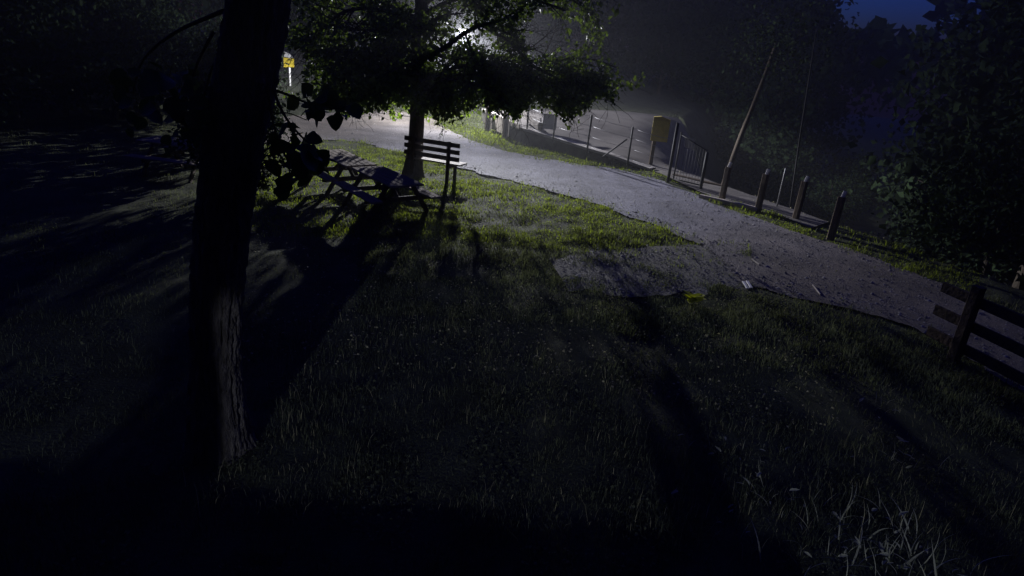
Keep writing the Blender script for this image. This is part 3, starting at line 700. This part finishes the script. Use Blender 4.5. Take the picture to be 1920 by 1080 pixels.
for k in range(1, 9):
    p = h0.lerp(h1, k/9); MB().tube([p + Zv*.12, p + Zv*(1.42-.3*k/9)], .004, 4).build('bar', MT['darkmetal'], gt)
sg = G(1293, 268, 1.0); sgp = thing('notice', (sg.x, sg.y, .85), 'small dim square notice hung on the gate wires', 'sign')
MB().prism([(-.17, -.15), (.17, -.19), (.17, .15), (-.17, .19)], 0, .012, sg, gd, Zv, gn).build('notice_board', MT['grey'], sgp)
MB().tube([sg + Zv*.16, sg + Zv*.3], .006, 5).build('hanger', MT['darkmetal'], sgp)
# dark beam laid where the gate post's shadow falls
kb = MB().beam(G(1262, 330) + Zv*.02, G(1352, 351) + Zv*.02, .12, .12).build('shadow_strip', MT['darkwood']); tag(kb, 'dark strip on the ground behind the narrow gate, standing for a post shadow', 'kerb')

# ---------------------------------------------------------------- yellow signs
p = G(1219, 312); p.z = 0
ys = thing('yellow_box', p, 'dull yellow box on a square wooden post beside the wire fence gate', 'sign box')
hd = Vector((.985, -.17, 0)).normalized(); hn = Vector((-hd.y, hd.x, 0))
MB().beam(p + Zv*-.1, p + Zv*1.3, .13, .11, hn).build('post', MT['post'], ys)
cx = p + hd*.14
MB().prism([(-.27, .86), (.27, .86), (.27, 1.58), (.08, 1.62), (-.03, 1.66), (-.27, 1.62)], -.17, -.062, cx, hd, Zv, hn).build('box', MT['yellowdull'], ys)
MB().prism([(-.23, .90), (.23, .90), (.23, 1.53), (-.23, 1.56)], -.19, -.1702, cx, hd, Zv, hn).build('door', MT['yellowdull'], ys)
p = G(544, 162); p.z = 0
y2 = thing('yellow_sign', p, 'bright yellow sign under a white plate on a thin white pole, far left', 'sign')
s0 = 1250/ (p-CAMP).dot(FW)
def yz(py): return (P(548, py, p.y)).z
e1 = Vector((1, 0, 0))
MB().tube([p - Zv*.1, Vector((p.x, p.y, yz(103)))], .055, 8).build('pole', MT['white'], y2)
hw = 9.5/s0
MB().prism([(-hw, yz(127)), (hw, yz(126)), (hw, yz(110)), (-hw, yz(109))], -.1, -.06, p, e1, Zv, Vector((0, 1, 0))).build('plate', MT['yellow'], y2)
MB().prism([(-hw*.9, yz(109)+.04), (hw*.85, yz(109)+.02), (hw*.2, yz(101)), (-hw*.8, yz(98))], -.1, -.06, p, e1, Zv, Vector((0, 1, 0))).build('white_plate', MT['white'], y2)
ar = MB()
zc_ = yz(119)
ar.prism([(-hw*.6, zc_-.04), (hw*.1, zc_-.1), (hw*.1, zc_-.03), (-hw*.6, zc_+.03)], -.112, -.1005, p, e1, Zv, Vector((0, 1, 0)))
ar.prism([(-hw*.1, zc_+.16), (hw*.6, zc_+.16), (hw*.6, zc_+.21), (-hw*.1, zc_+.21)], -.112, -.1005, p, e1, Zv, Vector((0, 1, 0)))
ar.build('print', MT['black'], y2)

# ---------------------------------------------------------------- marker posts
MP = [((1352, 379), 'first marker post from the gate, with its foot on the pale timber beam'), ((1420, 397), 'second marker post from the gate, at the end of the pale beam'),
      ((1491, 412), 'third marker post from the gate, beyond the end of the pale beam'), ((1557, 447), 'last marker post from the gate, half lost in the dark')]
for i, ((x, y), lab) in enumerate(MP):
    p = G(x, y); p.z = 0
    o = thing('marker_post', p, lab + ', white cap', 'post', 'white capped marker posts')
    top = p + Zv*(.98 if i else .95) + Vector((.012, 0, 0))
    MB().beam(p - Zv*.15, top, .15, .12, Vector((.8, .6, 0))).build('post', MT['post'], o)
    MB().beam(top + Vector((.0, -.02, -.02)), top + Vector((.035, -.02, .13)), .075, .06, Vector((.8, .6, 0))).build('cap', MT['white'], o)
a = G(1312, 372); b_ = G(1420, 397); a.z = b_.z = .05
tag(MB().beam(a, b_, .15, .13).build('timber_beam', MT['palewood']), 'pale timber beam lying on the path edge below the marker posts', 'beam')
p = G(1456, 389); p.z = -float(drop(p.x, p.y))
tag(MB().tube([p - Zv*.1, p + Zv*1.05, p + Zv*1.07], [.02, .018, .006], 6).build('garden_stake', MT['galv']), 'thin metal stake between the second and third marker posts', 'stake')

# tall thin pole and leaning stem in the dark wood
p = G(1493, 350); p.z = -float(drop(p.x, p.y))
pl = P(1508, 155, p.y)
tag(MB().tube([p - Zv*.1, Vector((p.x, p.y, 0)).lerp(pl, .5), pl + Zv*1.5], [.03, .025, .018], 8).build('thin_pole', MT['darkmetal']), 'tall thin pale pole in front of the dark wood', 'pole')
p = G(1362, 305); p.z = -float(drop(p.x, p.y))
lt = thing('leaning_tree', p, 'slim pale trunk leaning to the right in front of the dark wood', 'tree')
e = P(1420, 178, p.y + .3)
mb = MB(); mb.tube(cat_rom([p - Zv*.1, p.lerp(e, .5) + Vector((-.03, 0, 0)), e, e + (e-p)*.5], 5), [.085]*8 + [.07]*8, 8, .2); mb.build('trunk', MT['twig'], lt)
q = np.random.default_rng(4); C = np.array(e + (e-p)*.5) + q.normal(size=(900, 3))*[.8, .8, .7]; ln = q.uniform(.08, .2, 900)
V, F = small_leaf_arrays(C, rdirs(900, q), rdirs(900, q), ln, ln*.7)
link('crown', np_mesh('crown', V - np.array(lt.location), F), MT['farleaf'], lt)

# ---------------------------------------------------------------- cabinet and kerb in the yard
cz = .75
p = G(1030, 237, cz)
cb_ = thing('cabinet', p, 'low grey cabinet with sloping lid in the yard behind the low wall', 'cabinet')
s = (p - CAMP).dot(FW)/1250
w = 13*s; hgt = 20*s
MB().prism([(-w, -.1), (w, -.1), (w, hgt), (-w, hgt)], 0, .7, p, Vector((1, 0, 0)), Zv, Vector((0, 1, 0))).build('body', MT['grey'], cb_)
i = MB(); i.v = [p + Vector(v) for v in ((-w*1.3, -.03, hgt+.005), (w*1.08, -.03, hgt+.005), (w*1.08, .75, hgt+.22), (-w*1.3, .75, hgt+.3), (-w*1.3, -.03, hgt+.05), (w*1.08, -.03, hgt+.05), (w*1.08, .75, hgt+.27), (-w*1.3, .75, hgt+.35))]
i.f = [(3, 2, 1, 0), (4, 5, 6, 7), (0, 1, 5, 4), (1, 2, 6, 5), (2, 3, 7, 6), (3, 0, 4, 7)]; i.build('lid', MT['concrete'], cb_)
p = G(1013, 234, cz)
tag(MB().beam(p - Zv*.1, p + Zv*13*s, .09, .07, (1, 0, 0)).build('white_stake', MT['white']), 'short bright white stake beside the grey cabinet', 'stake')
kp = cat_rom([G(985, 211, .9), G(994, 219, .85), G(1003, 227, .8), G(1013, 235, cz)], 4); m = MB()
for a, b_ in zip(kp[:-1], kp[1:]): m.beam(a - Zv*.05, b_ - Zv*.05, .16, .3)
tag(m.build('curved_kerb', MT['concrete']), 'pale curved kerb leading to the grey cabinet', 'kerb')

# ---------------------------------------------------------------- post and rail fence, right
p0 = G(1786, 677); p0.z = 0
A = G(1765, 556, .9); B = G(1920, 626, .9); rd = unit(B-A); rn = Vector((-rd.y, rd.x, 0)); rn = rn if rn.y > 0 else -rn
rf = thing('rail_fence', p0, 'dark wooden fence with three horizontal rails at the right edge', 'fence')
HR = 1.13
for k in range(3):
    q0 = p0 + rd*(2.3*k); MB().beam(q0 - Zv*.15, q0 + Zv*HR, .155, .12, rn).build('post', MT['darkwood'], rf)
for z in (.9, .545, .205):
    MB().beam(p0 - rd*.58 + rn*.085 + Zv*z, p0 + rd*5.2 + rn*.085 + Zv*z, .045, .15).build('rail', MT['darkwood'], rf)

# ---------------------------------------------------------------- grass
def blades(n, rmin, rmax, az0, az1, hgt, wid, seed):
    q = np.random.default_rng(seed)
    rr = np.exp(q.uniform(np.log(rmin), np.log(rmax), n)); a = q.uniform(az0, az1, n)
    xy = np.column_stack([np.sin(a)*rr, np.cos(a)*rr])
    # tufts
    xy += q.normal(size=(n, 2))*.02
    k = ~on_path(xy) | (on_path(xy) & ~on_path(xy*1.0 + q.normal(size=(n, 2))*.30) & (q.uniform(size=n) < .8)) | (inside(xy, polys[1]) & (q.uniform(size=n) < .10 + .75*np.clip((vnoise(xy[:, 0], xy[:, 1], 2.4, 12)-.35)*2, 0, 1) + np.clip((1.35-xy[:, 0])/1.1, 0, .9)))
    # nothing grows in the yard
    wt = np.array([(v.x, v.y) for v in wtop]); far = wt + np.array([16, 16])
    k &= ~inside(xy, np.vstack([wt, far[::-1]]))
    dens = .22 + .78*np.clip(vnoise(xy[:, 0], xy[:, 1], 1.8, 8)*.8 + .5*vnoise(xy[:, 0], xy[:, 1], 7, 9) + .5, 0, 1.0); k &= q.uniform(size=n) < dens
    xy = xy[k]; rr = rr[k]; n = len(xy)
    near = np.clip((9.5 - xy[:, 1])/3.5, 0, 1)
    h = (hgt[0] + (hgt[1]-hgt[0])*near)*q.lognormal(0, .4, n)*(1 + .5*vnoise(xy[:, 0], xy[:, 1], 2.6, 5) + .35*vnoise(xy[:, 0], xy[:, 1], 9, 6))
    h = np.clip(h, .015, .5)
    w = wid*(1 + rr*.15)*q.uniform(.7, 1.3, n)
    th = q.uniform(0, 2*np.pi, n); ln = q.uniform(.1, .75, n)*h
    base = np.column_stack([xy, lawn_z(xy[:, 0], xy[:, 1]) - .01])
    sx = np.column_stack([-np.sin(th), np.cos(th), np.zeros(n)]); ld = np.column_stack([np.cos(th+q.normal(size=n)*.5), np.sin(th+q.normal(size=n)*.5), np.zeros(n)])
    up = np.array([0, 0, 1.])
    mid = base + up*(h*.6)[:, None] + ld*(ln*.35)[:, None]; tip = base + up*(h*q.uniform(.75, 1, n))[:, None] + ld*ln[:, None]
    W = w[:, None]*sx
    V = np.stack([base-W*.5, base+W*.5, mid+W*.4, mid-W*.4, tip], 1).reshape(-1, 3)
    f = np.array([(0, 1, 2), (0, 2, 3), (3, 2, 4)])
    return V, ((np.arange(n)*5)[:, None, None] + f).reshape(-1, 3)
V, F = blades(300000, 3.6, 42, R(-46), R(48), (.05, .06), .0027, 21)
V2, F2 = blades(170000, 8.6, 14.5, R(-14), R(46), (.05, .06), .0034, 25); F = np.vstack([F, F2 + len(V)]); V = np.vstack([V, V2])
tag(link('rough_grass', np_mesh('rough_grass', V, F), MT['dimroughgrass']), 'rough grass greyed for dim light in the shaded foreground and under the trees', 'grass', kind='stuff')
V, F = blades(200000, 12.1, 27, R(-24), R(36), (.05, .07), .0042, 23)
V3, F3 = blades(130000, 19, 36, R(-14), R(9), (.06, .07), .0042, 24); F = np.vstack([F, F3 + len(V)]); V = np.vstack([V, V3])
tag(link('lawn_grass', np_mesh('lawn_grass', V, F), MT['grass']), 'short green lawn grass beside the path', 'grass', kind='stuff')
V, F = blades(7000, 4.5, 22, R(-30), R(46), (.06, .11), .0022, 22)
tag(link('dry_grass', np_mesh('dry_grass', V, F), MT['drygrass']), 'scattered pale dry blades in the lawn', 'dry grass', kind='stuff')
# pebbles on the gravel
q = np.random.default_rng(30); n = 120000
rr = np.exp(q.uniform(np.log(9), np.log(36), n)); a = q.uniform(R(-30), R(48), n); xy = np.column_stack([np.sin(a)*rr, np.cos(a)*rr])
xy = xy[on_path(xy)]; n = len(xy); sz = q.lognormal(math.log(.0098), .5, n)
oc = np.array([(1, 0, 0), (0, 1, 0), (-1, 0, 0), (0, -1, 0), (0, 0, .7), (0, 0, -.5)])
V = (oc[None]*(1 + q.normal(size=(n, 6, 1))*.25))*sz[:, None, None] + np.column_stack([xy, np.full(n, .026)])[:, None, :]
f = np.array([(0, 1, 4), (1, 2, 4), (2, 3, 4), (3, 0, 4)])
tag(link('pebbles', np_mesh('pebbles', V.reshape(-1, 3), ((np.arange(n)*6)[:, None, None]+f).reshape(-1, 3)), MT['stone']), 'loose pebbles lying on the gravel path', 'pebbles', kind='stuff')
# fallen leaves and clover heads on the lit lawn
q = np.random.default_rng(31); n = 5000
rr = np.exp(q.uniform(np.log(7), np.log(26), n)); a = q.uniform(R(-24), R(30), n); xy = np.column_stack([np.sin(a)*rr, np.cos(a)*rr]); xy = xy[~on_path(xy) | (q.uniform(size=len(xy)) < .2)]; n = len(xy)
C = np.column_stack([xy, np.where(on_path(xy), .038, lawn_z(xy[:, 0], xy[:, 1]) + q.uniform(.02, .07, n))]); D = rdirs(n, q); D[:, 2] *= .3; ln = q.uniform(.02, .055, n)
V, F = small_leaf_arrays(C, D, rdirs(n, q, 2.5), ln, ln*.7)
tag(link('fallen_leaves', np_mesh('fallen_leaves', V, F), MT['drygrass']), 'small pale fallen leaves scattered through the grass', 'leaves', kind='stuff')

q = np.random.default_rng(33); n = 26000
rr = np.exp(q.uniform(np.log(3.8), np.log(15), n)); a = q.uniform(R(-40), R(46), n); xy = np.column_stack([np.sin(a)*rr, np.cos(a)*rr]); xy = xy[~on_path(xy)]
xy = xy[vnoise(xy[:, 0], xy[:, 1], 3.2, 15) > .25]; n = len(xy)
C = np.column_stack([xy, lawn_z(xy[:, 0], xy[:, 1]) + q.uniform(.01, .06, n)]); D = rdirs(n, q); D[:, 2] = np.abs(D[:, 2])*.5; ln = q.uniform(.018, .045, n)
V, F = small_leaf_arrays(C, D, rdirs(n, q, 2.0), ln, ln*.85)
tag(link('ground_cover', np_mesh('ground_cover', V, F), MT['dimroughgrass']), 'low broad leaved weeds in patches between the rough grass', 'weeds', kind='stuff')
# ---------------------------------------------------------------- tall weeds lower right
def blade_mesh(i):
    q = np.random.default_rng(70+i); V = []; F = []; n = 8; k = q.uniform(.15, .9)
    for a in range(n):
        t = a/(n-1); w = .042*(1-t**1.6)*min(1, .5+2*t)+.002; x = k*t**2.2*.8; z = t*(1-.35*k*t*t)
        V += [(x, -w/2, z), (x, w/2, z)]
    for a in range(n-1): F.append((a*2, a*2+1, a*2+3, a*2+2))
    m = np_mesh('blade', V, F, True); m.materials.append(MT['weed']); return m
BL = [blade_mesh(i) for i in range(5)]
q = np.random.default_rng(77)
WL_ = []
for i in range(2):
    m = LEAF[i].copy(); m.materials.clear(); m.materials.append(MT['weed']); WL_.append(m)
CLUMPS = [(1590, 1075, 34, .30, 'sprawling clump of pale weeds at the bottom right, its left half'), (1690, 1072, 40, .40, 'tall pale weed clump with long upright blades at the bottom right'),
          (1440, 940, 16, .20, 'small pale tuft left of the tall weeds'), (1520, 968, 18, .24, 'pale tuft just above the tall weeds'), (1690, 865, 22, .17, 'low weed tuft high on the right, below the rail fence'), (1350, 972, 16, .14, 'low pale tuft farthest left of the weeds'),
          (1650, 770, 14, .14, 'low weed tuft just in front of the shaded rail fence'), (1640, 1000, 26, .32, 'pale weed clump behind the two bottom right clumps'), (1415, 850, 12, .13, 'small weed tuft between two bars of shade on the right'), (1320, 850, 12, .12, 'small weed tuft in the left lit bar of the right foreground')]
for x, y, n, hh, lab in CLUMPS:
    p = G(x, y); p.z = 0
    o = thing('weed_clump', p, lab, 'weeds', 'pale weed clumps in the rough grass')
    for _ in range(n):
        c = bpy.data.objects.new('blade', BL[q.integers(5)]); COL.objects.link(c); c.parent = o
        c.location = (q.normal()*.24, q.normal()*.16, -.01); c.rotation_euler = (q.normal()*.25, q.normal()*.3, q.uniform(0, 6.28)); s = hh*q.uniform(.35, 1.25); c.scale = (s*1.3, s*q.uniform(.6, 1.2), s)
    for _ in range(n//3):
        c = bpy.data.objects.new('leaf', WL_[q.integers(2)]); COL.objects.link(c); c.parent = o; s = q.uniform(.035, .085)
        c.location = (q.normal()*.22, q.normal()*.15, hh*q.uniform(.1, .7)); c.rotation_euler = (q.normal()*.4, -q.uniform(-.2, .9), q.uniform(0, 6.28)); c.scale = (s*1.2, s*.38, s)

# small yellow-green plant
p = G(1298, 572); p.z = .05
yp = thing('small_plant', p, 'small yellow green leafy plant at the edge of the gravel spur', 'plant')
lm = LEAF[0].copy(); lm.materials.clear(); lm.materials.append(MT['limeleaf'])
for k in range(11):
    o = bpy.data.objects.new('leaf', lm); COL.objects.link(o); o.parent = yp; s = .2*q.uniform(.7, 1.2)
    o.scale = (s, s, s); o.rotation_euler = (q.normal()*.2, -q.uniform(.3, 1.2), k*.57); o.location = (q.normal()*.03, q.normal()*.03, .02)

# pale litter on the path
for pts, lab in (([(1394, 528), (1402, 541)], 'pale strip of litter on the gravel, left one of a close pair'), ([(1401, 527), (1409, 540)], 'pale strip of litter on the gravel, right one of a close pair'),
                 ([(1524, 534), (1538, 552)], 'thin pale stick lying on the gravel, nearest the rail fence'), ([(1410, 486), (1424, 496)], 'thin pale stick in the middle of the gravel path')):
    a = G(*pts[0], .04); b_ = G(*pts[1], .04)
    w = .05 if 'strip' in lab else .022
    tag(MB().beam(a, b_, w, .018).build('litter_strip' if w > .03 else 'stick', MT['white'] if w > .03 else MT['palewood']), lab, 'litter')

# ---------------------------------------------------------------- unseen wall added behind the viewpoint to shade the near grass
gw = thing('shade_wall', (-3, -1.3, 0), 'unseen rendered wall added behind the viewpoint to cast shade', 'wall')
MB().beam((-12, -1.3, .62), (2.45, -1.3, .62), .24, 1.5).build('wall_body', MT['wall'], gw)
MB().beam((-12.05, -1.3, 1.41), (2.5, -1.3, 1.41), .32, .07).build('coping', MT['concrete'], gw)
